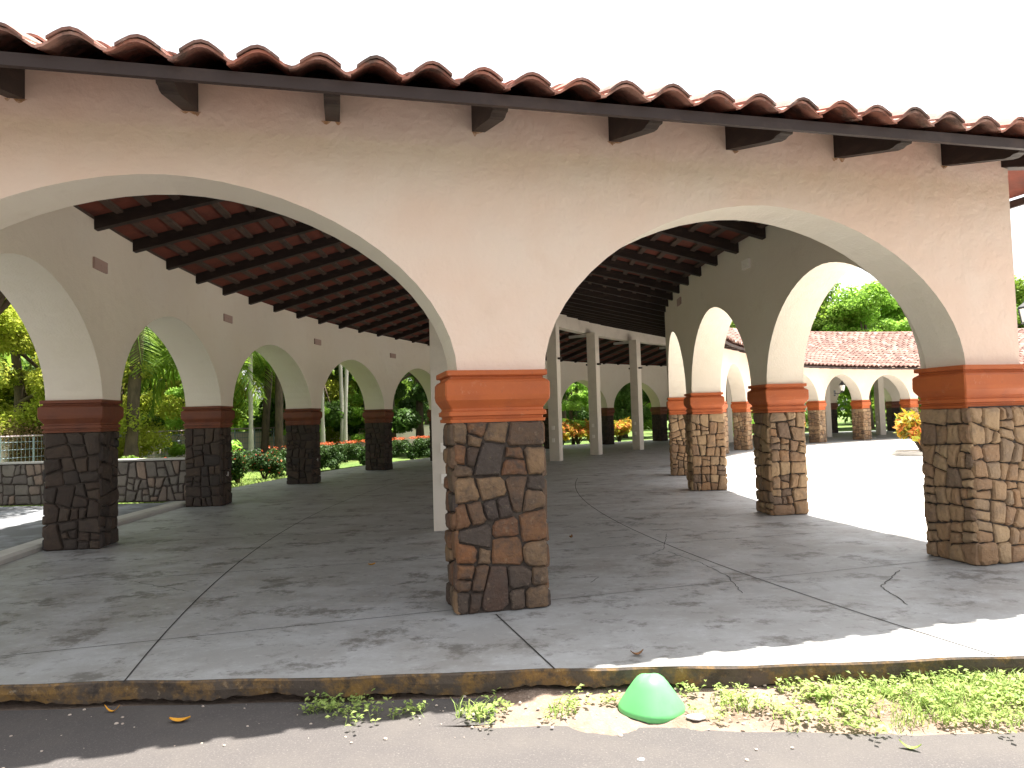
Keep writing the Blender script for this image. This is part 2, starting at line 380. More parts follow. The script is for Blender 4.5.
# end wall piers
for k,(s0,s1,t0,t1) in enumerate([(.0,.795,-.075,.40),(5.225,6.03,-.10,.54),(-4.955,-4.40,-.04,.54)]):
    w_=s1-s0; d_=t1-t0; c=front((s0+s1)/2,(t0+t1)/2)
    c2=front((s0+s1)/2+.01,(max(t0,-.045)+.53)/2)
    p=link('pier',pier_mesh(w_,d_,11+k*5,[.235,.20,.22][k],m=['stone','stonetan','stone'][k]),build,(c[0],c[1],0),TH_F)
    w2=.045+.53
    cp=link('capital',cap_mesh([w_,.76,w_][k],w2),p,(([0,-.0,0][k]),(c2[1]-c[1])/math.cos(TH_F),0))
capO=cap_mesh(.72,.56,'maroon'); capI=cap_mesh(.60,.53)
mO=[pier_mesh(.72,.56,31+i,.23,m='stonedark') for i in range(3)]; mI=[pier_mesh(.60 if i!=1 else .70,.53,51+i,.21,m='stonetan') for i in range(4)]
for i,a in enumerate(PO):
    ac=a+dO/2; c=ring(RO-.355+dR(ac),ac); put_pier(mO[i%3],capO,c,-rad(ac))
for i,a in enumerate(PI_):
    ac=a+dI/2; c=ring((RI+RIi)/2,ac); put_pier(mI[i%4],capI,c,-rad(ac))

# ------------------------------------------------------------------ roof timbers
def rafter_mesh(L,tail=.85,SL=SL,bend=False):
    """local: x = inward from outer wall face, z=0 at rafter underside plane on the wall face; sloped"""
    D=.175; W=.115
    prof=[(-tail,.09),(-tail+.02,.045),(-tail+.07,.035),(-tail+.11,.012),(-tail+.17,0)]
    bot=[(x,SL*x+o) for x,o in prof]+[(L,SL*L)]
    if bend: bot.insert(-1,(0,0))
    top=[(x,SL*x+D+(fr(x)-.042 if bend else 0)) for x,_ in bot]
    n=len(bot); vs=[]
    for sy in(-W/2,W/2):
        vs+=[(x,sy,z) for x,z in bot]+[(x,sy,z) for x,z in top]
    fs=[]
    for i in range(n-1):
        fs.append((i,i+1,n+i+1,n+i)); fs.append((2*n+i+1,2*n+i,3*n+i,3*n+i+1))
        fs.append((i+1,i,2*n+i,2*n+i+1)); fs.append((n+i,n+i+1,3*n+i+1,3*n+i))
    fs.append((0,n,3*n,2*n)); fs.append((n-1,3*n-1-0+0,4*n-1,2*n-1))
    fs[-1]=(2*n-1,n-1,3*n-1,4*n-1)
    return mesh('rafter',vs,fs,[M['wood']])
RID=(RO+RI)/2; LR=RID-RI
rcount=[0]; extra=[]
def put_rafter(me,loc,rz):
    rcount[0]+=1
    if rcount[0]<=96: return link('rafter',me,build,loc,rz)
    extra.append((me,loc,rz))
full=rafter_mesh(LR-.12)
# end wall rafters (jack rafters shorten towards the hips)
for s in [-4.3,-3.2,-2.0,-.92,.30,1.56,2.74,3.93,5.22]:
    edge=min(s+4.95,5.98-s); L=min(LR-.2,edge-.08) if edge>.5 else .5
    p=front(s,0,ZB); put_rafter(rafter_mesh(max(.5,L),bend=True),p,TH_F+PI/2)
stepO=2.1; stepI=2.2
angs=[]
a=-14.3
k=0
lst=[]
while a<AEND+2:
    L=min(LR-.12,(a+15.8)*rad(1)*RO-.15); lst.append((a,'o',L)); a+=stepO
a=-12.35
while a<AEND+2:
    L=min(LR-.12,(a+16.2)*rad(1)*RI-.1); lst.append((a,'i',L)); a+=stepI
lst.sort(key=lambda q:(q[0],q[1]))
for a,sd,L in lst:
    me=full if L>LR-.2 else rafter_mesh(max(.5,L))
    if sd=='o': put_rafter(me,ring(RO,a,ZB),-rad(a))
    else:
        if far(a)>0: me=rafter_mesh(LR-.12,.85,SL+.125*far(a))
        put_rafter(me,ring(RI,a,ZB-.30*far(a)),-rad(a)+PI)
mb=MB()
for me,loc,rz in extra:
    C_,S_=math.cos(rz),math.sin(rz)
    vs=[(loc[0]+C_*v.co.x-S_*v.co.y,loc[1]+S_*v.co.x+C_*v.co.y,loc[2]+v.co.z) for v in me.vertices]
    mb.add(vs,[tuple(p.vertices) for p in me.polygons])
o=mb.build('rafter',M['wood'],build); o['kind']='stuff'
# hip rafters
def beam(p,q,w,h,m,name,below=0):
    p=Vector(p);q=Vector(q); t=(q-p); side=Vector((-t.y,t.x,0)).normalized()*w/2; up=Vector((0,0,h))
    vs=[p-side,p+side,q+side,q-side]; vs=[tuple(v) for v in vs]+[tuple(v+up) for v in vs]
    return link(name,mesh(name,vs,[(3,2,1,0),(4,5,6,7),(0,1,5,4),(1,2,6,5),(2,3,7,6),(3,0,4,7)],[m]),build)
AP=-15.95+LR/(rad(1)*RID)            # apex angle
apex=ring(RID,AP,zb(LR))
def corner(sgn,over):   # hip corner, over metres outside
    s=(-4.95-over) if sgn<0 else (5.98+over)
    return front(s,-over)
for sg in(-1,1):
    c=corner(sg,.8); beam((c[0],c[1],zb(-.8)+.02),(apex[0],apex[1],apex[2]-.02),.13,.16,M['wood'],'hip_rafter')
# fascia boards
def strip(name,fn,s0,s1,n,prof,m,parent=build):
    """sweep closed profile [(offset,z)] along fn(s,off,z)"""
    k=len(prof); vs=[];fs=[]
    for i in range(n+1):
        s=s0+(s1-s0)*i/n
        vs+=[fn(s,o,z) for o,z in prof]
    for i in range(n):
        for j in range(k): fs.append((i*k+j,i*k+(j+1)%k,(i+1)*k+(j+1)%k,(i+1)*k+j))
    fs.append(tuple(range(k))[::-1]); fs.append(tuple(n*k+j for j in range(k)))
    return link(name,mesh(name,vs,fs,[m]),parent)
zf=zb(-.86)+.060
fp=[(-.86,zf),(-.90,zf),(-.90,zf+.085),(-.86,zf+.085)]
strip('fascia',lambda s,t,z:front(s,t,z),-4.95-.88,5.98+.88,1,fp,M['fascia'])
strip('fascia',lambda a,t,z:ring(RO-t,a,z),-15.9,AEND,110,fp,M['fascia'])
strip('fascia',lambda a,t,z:ring(RI+t,a,z+dz(a,-.88,-1)),-18.2,AEND,110,fp,M['fascia'])
# ridge beam, columns
strip('ridge_beam',lambda a,t,z:ring(RID+t,a,z),AP-.3,AEND,110,[(-.17,5.02),(.17,5.02),(.17,5.56),(-.17,5.56)],M['colpaint'])
colm=MB(); colm.box((0,0,2.505),(.38,.38,5.01)); colm=colm.mesh('column',[M['colpaint']])
clm=MB(); clm.box((0,0,0),(.62,.16,.07)); clm=clm.mesh('bracket',[M['wood']])
tb=MB(); tb.box((0,0,0),(.10,.04,.14)); tb=tb.mesh('outlet_box',[M['boxw']])
tl=MB(); tl.box((0,0,0),(.8,.12,.10)); tl=tl.mesh('tube_light',[M['white']])
ac=-7.05
while ac<AEND:
    c=ring(29.24-.012*(ac+7),ac); cc=link('column',colm,build,c,-rad(ac))
    link('bracket',clm,cc,(0,-.0,3.72)); 
    for z in(.75,1.2): link('outlet_box',tb,cc,(-.02,-.205,z))
    if ac>20: link('tube_light',tl,cc,(-.62,-.1,4.93))
    ac+=7.66
# deck (seen from below as tile undersides) and battens
def deckz(x,y):
    R=math.hypot(x-CX,y-CY); return zb(min(RO-R,R-RI,fdist(x,y)))
mb=MB()
def ringdeck(side):
    a=-15.5; n=int((AEND+16)/1.0)
    mbv=MB()
    rows=[-.87]+[i*.38-.55 for i in range(0,16)]
    rows=[r for r in rows if r<LR]+[LR]
    vs={};
    for i in range(n*2+1):
        ang=-17.9+ (AEND+17.9)*i/(n*2)
        for j,d in enumerate(rows):
            R=RO-d if side>0 else RI+d
            x,y,_=ring(R,ang); vs[(i,j)]=(x,y,zb(d)+.177+dz(ang,d,side), fdist(x,y)>=d-.02)
    for i in range(n*2):
        for j in range(len(rows)-1):
            q=[vs[(i,j)],vs[(i+1,j)],vs[(i+1,j+1)],vs[(i,j+1)]]
            if sum(k[3] for k in q)>=2: mbv.add([k[:3] for k in q],[(0,1,2,3)],0,rnd.random())
    return mbv
for sd in(1,-1):
    o=ringdeck(sd).build('roof_underside',M['under'],build)
mb=MB()
n=24
for i in range(n):
    d0=-.85+(LR+.85)*i/n; d1=-.85+(LR+.85)*(i+1)/n
    mb.add([front(-4.95+d0-.12,d0,zb(d0)+.170+fr(d0)-.03),front(5.98-d0+.12,d0,zb(d0)+.170+fr(d0)-.03),front(5.98-d1+.12,d1,zb(d1)+.170+fr(d1)-.03),front(-4.95+d1-.12,d1,zb(d1)+.170+fr(d1)-.03)],[(0,1,2,3)])
mb.build('roof_underside',M['under'],build)
# battens: thin strips under the deck, across the rafters
mb=MB()
for d in [i*.36+.3 for i in range(15)]:
    if d>LR-.1: break
    z=zb(d)+.130
    for sd in(1,-1):
        k=100; pr=None
        for i in range(k+1):
            a0=-15.4+(AEND+15)*i/k
            R=RO-d if sd>0 else RI+d
            x,y,_=ring(R,a0)
            if fdist(x,y)<d: pr=None; continue
            z_=z+dz(a0,d,sd); R2=R-.085*sd; cur=[ring(R,a0,z_),ring(R2,a0,z_+.085*SL),ring(R2,a0,z_+.085*SL+.04),ring(R,a0,z_+.04)]
            if pr: mb.add(pr+cur,[(0,1,5,4),(1,2,6,5),(3,0,4,7)])
            pr=cur
    if 5.98+4.95-2*d>.3: 
        p=front(-4.95+d,d,z); q=front(5.98-d,d,z); p2=front(-4.95+d,d+.085,z+.085*SL); q2=front(5.98-d,d+.085,z+.085*SL)
        up=lambda v:(v[0],v[1],v[2]+.035)
        mb.add([p,q,q2,p2,up(p),up(q),up(q2),up(p2)],[(0,1,2,3),(0,1,5,4),(3,2,6,7)])
o=mb.build('roof_batten',M['batten'],build); o['kind']='stuff'

# ------------------------------------------------------------------ clay tiles
PW=.372; PL=.40; AMP=.10; TT=.021
def wave(u):   # u in 0..1 across one tile, crest in the middle, narrow valley
    c=.5-.5*math.cos(2*PI*u); return c**.8
def tiles(fn,W,d0,d1,ok,r,mi_far=False,nseg=8,lip=True):
    """fn(s,d,h)->3D. W range of s in metres at unit"""
    mb=MB(); s0,s1,cnt=W
    rows=int(math.ceil((d1-d0)/PL))
    for i in range(cnt):
        sa=s0+(s1-s0)*i/cnt; sb=s0+(s1-s0)*(i+1)/cnt
        for j in range(rows):
            da=d0+j*PL+r.uniform(-.012,.012)+(0 if j else r.uniform(-.01,.015)); db=min(da+PL+.07,d1)
            if db-da<.05: continue
            if not ok((sa+sb)/2,(da+db)/2): continue
            h0=.046+r.uniform(-.004,.006); h1=.008; tilt=r.uniform(-.016,.016); sh=r.uniform(-.022,.022)*(sb-sa)/PW
            am=AMP*r.uniform(.92,1.08); col=r.random()
            n=nseg; vs=[]
            for (d,hh) in((da,h0),(db,h1)):
                for t in (0,TT):
                    for k in range(n+1):
                        u=k/n; 
                        vs.append(fn(sa+(sb-sa)*(u*1.09-.045)+sh,d-(.022*wave(u) if (j==0 and d==da) else 0),hh+am*wave(u)+tilt*(u-.5)+t+(.0 if k not in(0,n) else .004)))
            m=n+1; fs=[]
            for k in range(n):
                fs.append((m+k,m+k+1,3*m+k+1,3*m+k))      # top
                fs.append((k+1,k,2*m+k,2*m+k+1))          # underside
                fs.append((k,k+1,m+k+1,m+k))              # front lip
            mb.add(vs,fs,0,col)
            if lip and j==0:   # doubled cover tile over the crest
                vs=[]
                for (d,hh) in((da-.036,h0+.026),(db-.1,h1+.026)):
                    for t in(0,.021):
                        for k in range(7):
                            u=.14+.72*k/6; vs.append(fn(sa+(sb-sa)*u+sh*1.6,d,hh+am*wave(u)*1.03+t))
                fs=[]
                for k in range(6): fs+= [(7+k,8+k,22+k,21+k),(k+1,k,14+k,15+k),(k,k+1,8+k,7+k)]
                fs+=[(0,7,21,14),(13,6,20,27)]
                mb.add(vs,fs,0,r.choice([.95,1,.9,.97]))
    return mb
rr=random.Random(5)
base=.180
HL=(5.98+4.95+1.9)
cnt=int(round(HL/PW))
o=tiles(lambda s,d,h:front(s,d,zb(d)+base-.035+h+fr(max(d,-.97))),(-4.95-.95+.18,5.98+.95+.18,cnt),-.97,LR,lambda s,d:(s+4.95>d-.12 and 5.98-s>d-.12),rr,nseg=10).build('tile_roof',M['tile'],build,smooth=False)
o['label']='end slope of curved red clay tiles'
def okring(sd):
    def f(a,d):
        R=RO-d if sd>0 else RI+d; x,y,_=ring(R,a); return fdist(x,y)>d-.12
    return f
cnto=int((AEND+18.5)*rad(1)*RO/PW)
o=tiles(lambda a,d,h:ring(RO-d,a,zb(d)+base+h+dz(a,d,1)),(-18.5,AEND,cnto),-.97,LR,okring(1),rr,nseg=6,lip=False).build('tile_roof',M['tilefar'],build)
cnti=int((AEND+19)*rad(1)*(RI+2.5)/PW)
o=tiles(lambda a,d,h:ring(RI+d,a,zb(d)+base+h+dz(a,d,-1)),(-19,AEND,cnti),-.97,LR,okring(-1),rr,nseg=6,lip=False).build('tile_roof',M['tilefar'],build)
# rust stains on the plaster below the beam ends
r8=random.Random(17); mb=MB()
for s_ in [-3.2,-2.0,-.92,.30,1.56,2.74,3.93,5.22]:
    for q in range(r8.randint(2,3)):
        u0=s_+r8.uniform(-.07,.05); w_=r8.uniform(.02,.05); L_=r8.uniform(.012,.045); z0=ZB-.002; P_=[]
        for k in range(7): 
            t=k/6; P_.append((u0+w_*math.cos(PI*t)*(1-.3*math.sin(PI*t)),z0-L_*math.sin(PI*t)**1.5))
        mb.add([front(a_,-.0025,b_) for a_,b_ in P_],[tuple(range(7))])
mb.build('rust_stain',M['rust'],build)['kind']='stuff'
# ridge and hip caps
def capline(pts,name,m):
    mb=MB()
    for i in range(len(pts)-1):
        p,q=Vector(pts[i]),Vector(pts[i+1]); t=(q-p).normalized(); sd=Vector((-t.y,t.x,0)).normalized(); up=Vector((0,0,1))
        vs=[]
        for (c,r_) in((p-t*.03,.135),(q+t*.03,.115)):
            for k in range(7):
                th=PI*k/6; vs.append(tuple(c+sd*math.cos(th)*r_+up*(math.sin(th)*r_)))
        mb.add(vs,[(k,k+1,8+k,7+k) for k in range(6)]+[tuple(range(7))],0,rnd.random())
    return mb.build(name,m,build)
capline([ring(RID,AP+i*(AEND-AP)/165,zb(LR)+.19+.38*far(AP+i*(AEND-AP)/165)) for i in range(166)],'ridge_cap',M['tilefar'])
for sg in(-1,1):
    c=corner(sg,.95); p=Vector((c[0],c[1],zb(-.95)+.22)); q=Vector((apex[0],apex[1],zb(LR)+.20))
    capline([tuple(p.lerp(q,i/20)) for i in range(21)],'hip_cap',M['tile'])

# junction boxes on the walls
jb=MB(); jb.box((0,0,0),(.03,.40,.15)); 
for k in(-.12,0,.12): jb.box((.016,k,0),(.008,.03,.03))
jbm=jb.mesh('junction_box',[M['box']])
for a in (-7.83,.70,8.6,16.8): link('junction_box',jbm,build,ring(RO+dR(a)-.74-.013,a,3.82),-rad(a))
jw=MB(); jw.box((0,0,0),(.04,.24,.15)); jw.box((-.022,-.05,0),(.01,.04,.04)); jw.box((-.022,.05,0),(.01,.04,.04))
jwm=jw.mesh('junction_box',[M['boxw']])
link('junction_box',jwm,build,ring(RIi+.018,-6.54,3.98),-rad(-6.54)); link('junction_box',jbm,build,ring(RIi+.013,3.0,4.05),PI-rad(3.0))
sb=MB(); sb.box((0,0,0),(.06,.012,.09)); sbm=sb.mesh('small_outlet',[M['boxw']])
for a in (.79,8.59,16.39):
    c=ring(RO+dR(a)-.70,a-.06,.62); link('small_outlet',sbm,build,c,-rad(a))
# wall lanterns on the courtyard side
def lantern(parent,loc,rz):
    l=link('wall_lantern',None,parent,loc,rz)
    mb=MB(); mb.tube([(0,0,-.1),(.25,0,-.12),(.42,0,0)],.015); mb.box((0,0,-.08),(.03,.1,.28))
    mb.lathe([(.10,.0),(.03,-.06),(0,-.08)],(.42,0,.02),8); mb.lathe([(.15,.30),(.17,.28),(.05,.42),(.02,.48),(0,.5)],(.42,0,.02),8)
    for k in range(6):
        t=2*PI*k/6; mb.tube([(.42+.10*math.cos(t),.10*math.sin(t),.02),(.42+.15*math.cos(t),.15*math.sin(t),.3)],.008,4)
    mb.build('lantern_frame',M['black'],l)
    g=MB(); g.lathe([(.09,.03),(.135,.29)],(.42,0,0),8); g.build('lantern_glass',M['glass'],l)
for a in (59.0,): lantern(build,ring(RI-.01,a,2.45),-rad(a))

# ------------------------------------------------------------------ ground
def sheet(name,verts,faces,m,kind='structure'):
    return tag(link(name,mesh(name,verts,faces,[m])),kind=kind)
sheet('ground',[(-700,-700,-.175),(700,-700,-.175),(700,700,-.175),(-700,700,-.175)],[(0,1,2,3)],M['lawn'])
# gallery floor slab: straight front edge, curved outer edge
FY=4.52
RS=34.62
a_s=-math.degrees(math.asin((CY-FY)/35.6))
pts=[]
def arcpts(R,a0,a1,n): return [ring(R,a0+(a1-a0)*i/n) for i in range(n+1)]
outer=arcpts(35.55,a_s,104,90)
fr=[(outer[0][0]+(45-outer[0][0])*i/160, FY+.02*math.sin(i*.7)+.012*math.sin(i*2.3)*1, 0) for i in range(161)][::-1]
poly=[(x,y,0) for x,y,_ in outer]+[(46,60,0)]+[(x,y,0) for x,y,_ in fr[:-1]]
n=len(poly); nf=len(fr)-1
me=mesh('floor',poly,[tuple(range(n))[::-1]],[M['conc']])
fl=tag(link('floor',me),kind='structure')
# kerb face under the slab's edges, ragged at the bottom
r2=random.Random(9)
vs=[];fs=[]
edge=[(outer[0][0]+(45-outer[0][0])*i/1400,) for i in range(1401)]
for i,(x,) in enumerate(edge):
    t=(x-outer[0][0])/(45-outer[0][0])*160
    y=FY+.02*math.sin(t*.7)+.012*math.sin(t*2.3)
    rg=.012*math.sin(x*3.1)+.010*math.sin(x*7.7+1)+.008*r2.uniform(-1,1)
    vs+=[(x,y-.001,-.0005),(x,y-.012+.004*math.sin(x*9),-.012),(x,y-.010+.005*math.sin(x*5+1),-.06),(x,y+.0,-.118+rg),(x,y+.09,-.112+rg),(x,y+.22,-.155)]
k=6
for i in range(len(edge)-1):
    for j in range(k-1): fs.append((i*k+j,(i+1)*k+j,(i+1)*k+j+1,i*k+j+1))
tag(link('kerb',mesh('kerb',vs,fs,[M['kerb']])),kind='structure')
o=strip('slab_edge',lambda a,t,z:ring(35.55+t,a,z),a_s,104,90,[(-.1,-.004),(0,-.002),(0,-.2),(-.1,-.2)],M['white'],None); tag(o,kind='structure')
sheet('courtyard',[(x,y,.004) for x,y,_ in arcpts(23.35,-19.5,104,80)]+[(45,55,.004),(44,8,.004)],[tuple(range(83))[::-1]],M['court'])
# joints and cracks in the floor
mb=MB()
def ln(pts,w,z=.003):
    for i in range(len(pts)-1):
        (x0,y0),(x1,y1)=pts[i][:2],pts[i+1][:2]; l=math.hypot(x1-x0,y1-y0); nx,ny=-(y1-y0)/l*w/2,(x1-x0)/l*w/2
        mb.add([(x0-nx,y0-ny,z),(x1-nx,y1-ny,z),(x1+nx,y1+ny,z),(x0+nx,y0+ny,z)],[(0,1,2,3)])
ln([ring(31.95-.55*min(1,i/22),-17.3+i*1.0) for i in range(98)],.011); ln(arcpts(26.7,-20.75,9,28),.011)
ln([ring(29.35,-18.83),ring(29.35,-16.2)],.012)
for k in range(22):
    a_=-15.7+4.37*k
    ln([ring(24.35,a_,0),ring(33.75,a_,0)],.007,.0034)
ln([ring(23.4,-17.2),ring(33.9,-17.0)],.0)if False else None
def jag(pts,w):
    out=[pts[0]]
    for i in range(len(pts)-1):
        a_=np.array(pts[i]);b_=np.array(pts[i+1]); m_=max(3,int(np.linalg.norm(b_-a_)/.06))
        for j in range(1,m_+1): out.append(tuple(a_+(b_-a_)*j/m_+np.array([r2.uniform(-.012,.012),r2.uniform(-.012,.012)])*(j<m_)))
    ln(out,w,.0038)
jag([(1.75,8.2),(1.95,7.6),(2.05,6.9),(1.98,6.25)],.006)
jag([(3.75,6.95),(3.25,6.35),(3.15,5.75)],.008)
jag([(2.0,9.4),(1.75,8.4),(1.55,8.1)],.005)
jag([(.8,7.0),(.7,6.8)],.006); jag([(-.6,8.6),(-.2,8.0),(.2,7.9)],.005); jag([(-4,7.4),(-3.2,6.9)],.005)
fj=mb.build('floor_joint',M['joint'],fl); fj['kind']='stuff'
# raised sill kerb, side walkway
o=strip('sill_kerb',lambda a,t,z:ring(34.66+t,a,z),-19,.75,20,[(0,0),(0,.055),(.05,.085),(.30,.085),(.34,.05),(.34,0)],M['white'],None); tag(o,kind='structure')
vs=arcpts(39.8,-24,1.6,20)+arcpts(34.9,1.6,-15.5,16)+[(-5.9,4.56,0)]
sheet('walkway',[(x,y,.006) for x,y,_ in vs],[tuple(range(len(vs)))[::-1]],M['side'])
# road, dirt strip
vs=[];fs=[]
for i in range(401):
    x=-30+i*.15
    base_y=4.14 if x<-.9 else (4.14-(x+.9)*.10 if x<2 else 3.80)
    vs+=[(x,base_y+.02*math.sin(x*3)+.012*math.sin(x*9.3),-.146),(x,-60,-.146)]
for i in range(400): fs.append((2*i,2*i+1,2*i+3,2*i+2))
sheet('road',vs,fs,M['asphalt'])
vs=[];fs=[]; r3=random.Random(4); ny=10; nx=560
for i in range(nx+1):
    x=-9+i*.045
    for j in range(ny+1):
        y=3.78+j*.1
        hgt=.012*math.sin(x*4+y*3)+.010*math.sin(x*11+y*7)+r3.uniform(-.006,.006)
        m_=max(0,min(1,(x+1.2)/2.2)); b_=-.16+ .028*m_*math.sin(min(1,max(0,(y-3.85)/.5))*PI*.6)
        vs.append((x,y,b_+hgt*m_*(.3+.7*min(1,max(0,(y-3.85)/.15)))-.006*(1-m_)))
for i in range(nx):
    for j in range(ny): a_=i*(ny+1)+j; fs.append((a_,a_+ny+1,a_+ny+2,a_+1))
o=sheet('dirt_strip',vs,fs,M['dirt'])
# left gutter of old asphalt
vs=[];
for i in range(60):
    x=-9+i*.15; e=.03*math.sin(x*2.1)+.02*math.sin(x*7)
    vs+=[(x,4.1,-.150),(x,4.50+e*.4,-.150)]
sheet('gutter',vs,[(2*i,2*i+2,2*i+3,2*i+1) for i in range(59)],M['asphalt'])

# ------------------------------------------------------------------ leaf clouds
def cloud(name,centers,radii,n,size,m,seed,up=.5,aspect=2.0):
    g=np.random.default_rng(seed); centers=np.array(centers,float); radii=np.array(radii,float)
    idx=g.integers(0,len(centers),n)
    d=g.normal(size=(n,3)); d/=np.linalg.norm(d,axis=1)[:,None]
    rr_=g.random(n)**.5
    P=centers[idx]+d*(radii[idx]*rr_[:,None])
    nrm=g.normal(size=(n,3))+np.array([0,0,up])*1.5+d*.5; nrm/=np.linalg.norm(nrm,axis=1)[:,None]
    t=np.cross(nrm,g.normal(size=(n,3))); t/=np.linalg.norm(t,axis=1)[:,None]; b=np.cross(nrm,t)
    s=size*g.uniform(.6,1.35,n)[:,None]
    V=np.empty((n,4,3)); V[:,0]=P-t*s; V[:,1]=P+b*s/aspect+nrm*s*.12; V[:,2]=P+t*s; V[:,3]=P-b*s/aspect+nrm*s*.12
    me=bpy.data.meshes.new(name); me.vertices.add(n*4); me.vertices.foreach_set('co',V.reshape(-1))
    me.loops.add(n*4); me.loops.foreach_set('vertex_index',np.arange(n*4,dtype=np.int32))
    me.polygons.add(n); me.polygons.foreach_set('loop_start',np.arange(0,n*4,4,dtype=np.int32)); me.polygons.foreach_set('loop_total',np.full(n,4,dtype=np.int32))
    a=me.attributes.new('rnd','FLOAT','FACE')
    cl=g.random(len(centers)); a.data.foreach_set('value',np.clip(.6*cl[idx]+.4*g.random(n),0,1).astype(np.float32))
    for q in (m if isinstance(m,(list,tuple)) else [m]): me.materials.append(q)
    if isinstance(m,(list,tuple)):
        mi=(g.random(n)<.06).astype(np.int32); me.polygons.foreach_set('material_index',mi)
    me.update(); me.validate(); return me
def crown_centers(seed,h0,h1,r,n):
    g=random.Random(seed); cs=[];rs=[]
    for _ in range(n):
        t=g.random(); z=h0+(h1-h0)*t; w=r*(math.sin(PI*(.12+.80*t)))**.7; th=g.uniform(0,2*PI); q=w*math.sqrt(g.random())
        cs.append((q*math.cos(th),q*math.sin(th),z)); k=g.uniform(.16,.30)*r; rs.append((k*1.25,k*1.25,k*.75))
    return cs,rs
def trunk_mesh(name,h,r,cs,m,seed,lean=(0,0)):
    g=random.Random(seed); mb=MB()
    pts=[(lean[0]*t+g.uniform(-.1,.1)*(t>0),lean[1]*t+g.uniform(-.1,.1)*(t>0),h*t-.2*(t==0)) for t in(0,.2,.45,.7,1)]
    mb.tube(pts,[r*1.35,r,r*.85,r*.65,r*.3],8)
    for c in cs[:9]:
        t=g.uniform(.4,.85); p=(lean[0]*t,lean[1]*t,h*t); mid=((p[0]+c[0])/2+g.uniform(-.2,.2),(p[1]+c[1])/2,(p[2]+c[2])/2+.3)
        mb.tube([p,mid,c],[r*.4,r*.25,r*.08],5)
    return mb.mesh(name,[m],True)
def make_tree_meshes(kind,h,r,leaf,m,n,seed,bark='bark',nclump=26,low=.3,tr=.2):
    cs,rs=crown_centers(seed,h*low,h,r,nclump)
    return (trunk_mesh('trunk',h*.8,tr,cs,M[bark],seed),cloud('crown',cs,rs,n,leaf,M[m],seed))
TM={
 'dark':make_tree_meshes('dark',9,3.6,.12,'leaf_dark',30000,1,low=.16),
 'dark2':make_tree_meshes('dark',11,3.4,.12,'leaf_dark',30000,2,low=.3),
 'mid':make_tree_meshes('mid',8,3.2,.11,'leaf_mid',28000,3,low=.2),
 'mid2':make_tree_meshes('mid',10,3.8,.12,'leaf_mid',30000,4,low=.35),
 'yel':make_tree_meshes('yel',8.5,3.0,.075,'leaf_yel',46000,5,low=.1,nclump=40),
 'bright':make_tree_meshes('bright',5,1.6,.08,'leaf_bright',14000,6,low=.18,nclump=26,tr=.1),
 'canopy':make_tree_meshes('canopy',9,3.8,.09,'leaf_mid',42000,9,low=.62,nclump=44),
 'tall':make_tree_meshes('tall',15,6,.20,'leaf_mid',46000,7,low=.30,nclump=60,tr=.4),
 'tallb':make_tree_meshes('tall',14,5,.19,'leaf_bright',42000,8,low=.28,nclump=56,tr=.35),
}
def tree(kind,x,y,label,s=1.0,rz=0,group='trees beyond the arcade',name='tree',cat='tree',z=-.17):
    o=thing(name,label,cat,(x,y,z),rz,group); o.scale=(s,s,s)
    link('trunk',TM[kind][0],o); link('crown',TM[kind][1],o); return o
def at(k,d): return (k*d,d)
# palms
def frond_mesh(L,seed,m,nl=34):
    g=random.Random(seed); mb=MB(); pts=[]
    for i in range(9):
        t=i/8; pts.append((L*(t*.92),0,L*(.55*t-.75*t*t)))
    mb.tube(pts,[.03-.022*i/8 for i in range(9)],5,0,.3)
    for i in range(nl):
        t=.12+.86*i/nl; x=L*t*.92; z=L*(.55*t-.75*t*t); ll=L*.30*math.sin(PI*(.15+.8*t))**.6
        for sd in(-1,1):
            dz=-ll*g.uniform(.25,.7); y=sd*ll*g.uniform(.75,.95); dx=ll*.45
            mb.add([(x,0,z),(x+dx*.5+.03,y*.5,z+dz*.3),(x+dx,y,z+dz),(x+dx*.5-.035,y*.5,z+dz*.3-.01)],[(0,1,2,3)],0,g.random())
    return mb.mesh('frond',[m])
FR=[frond_mesh(2.9,i,M['palm']) for i in range(3)]
def palm(x,y,h,label,r=.16,lean=(0,0),bark='bark',nf=16,s=1,seed=0,group='palms beyond the arcade'):
    g=random.Random(seed); o=thing('palm_tree',label,'palm',(x,y,-.17),g.uniform(0,6),group)
    mb=MB(); k=9; mb.tube([(lean[0]*(i/k)**1.5,lean[1]*(i/k)**1.5,h*i/k) for i in range(k+1)],[r*(1.35-.5*min(1,i/2))*(1 if i%2 else .95) for i in range(k+1)],10)
    mb.build('trunk',M[bark],o,smooth=True)
    for i in range(nf):
        f=link('frond',FR[i%3],o,(lean[0],lean[1],h-.05)); el=g.uniform(-.9,.75); f.rotation_euler=(g.uniform(-.3,.3),el,2*PI*i/nf+g.uniform(-.2,.2)); f.scale=(s,s,s)
    return o
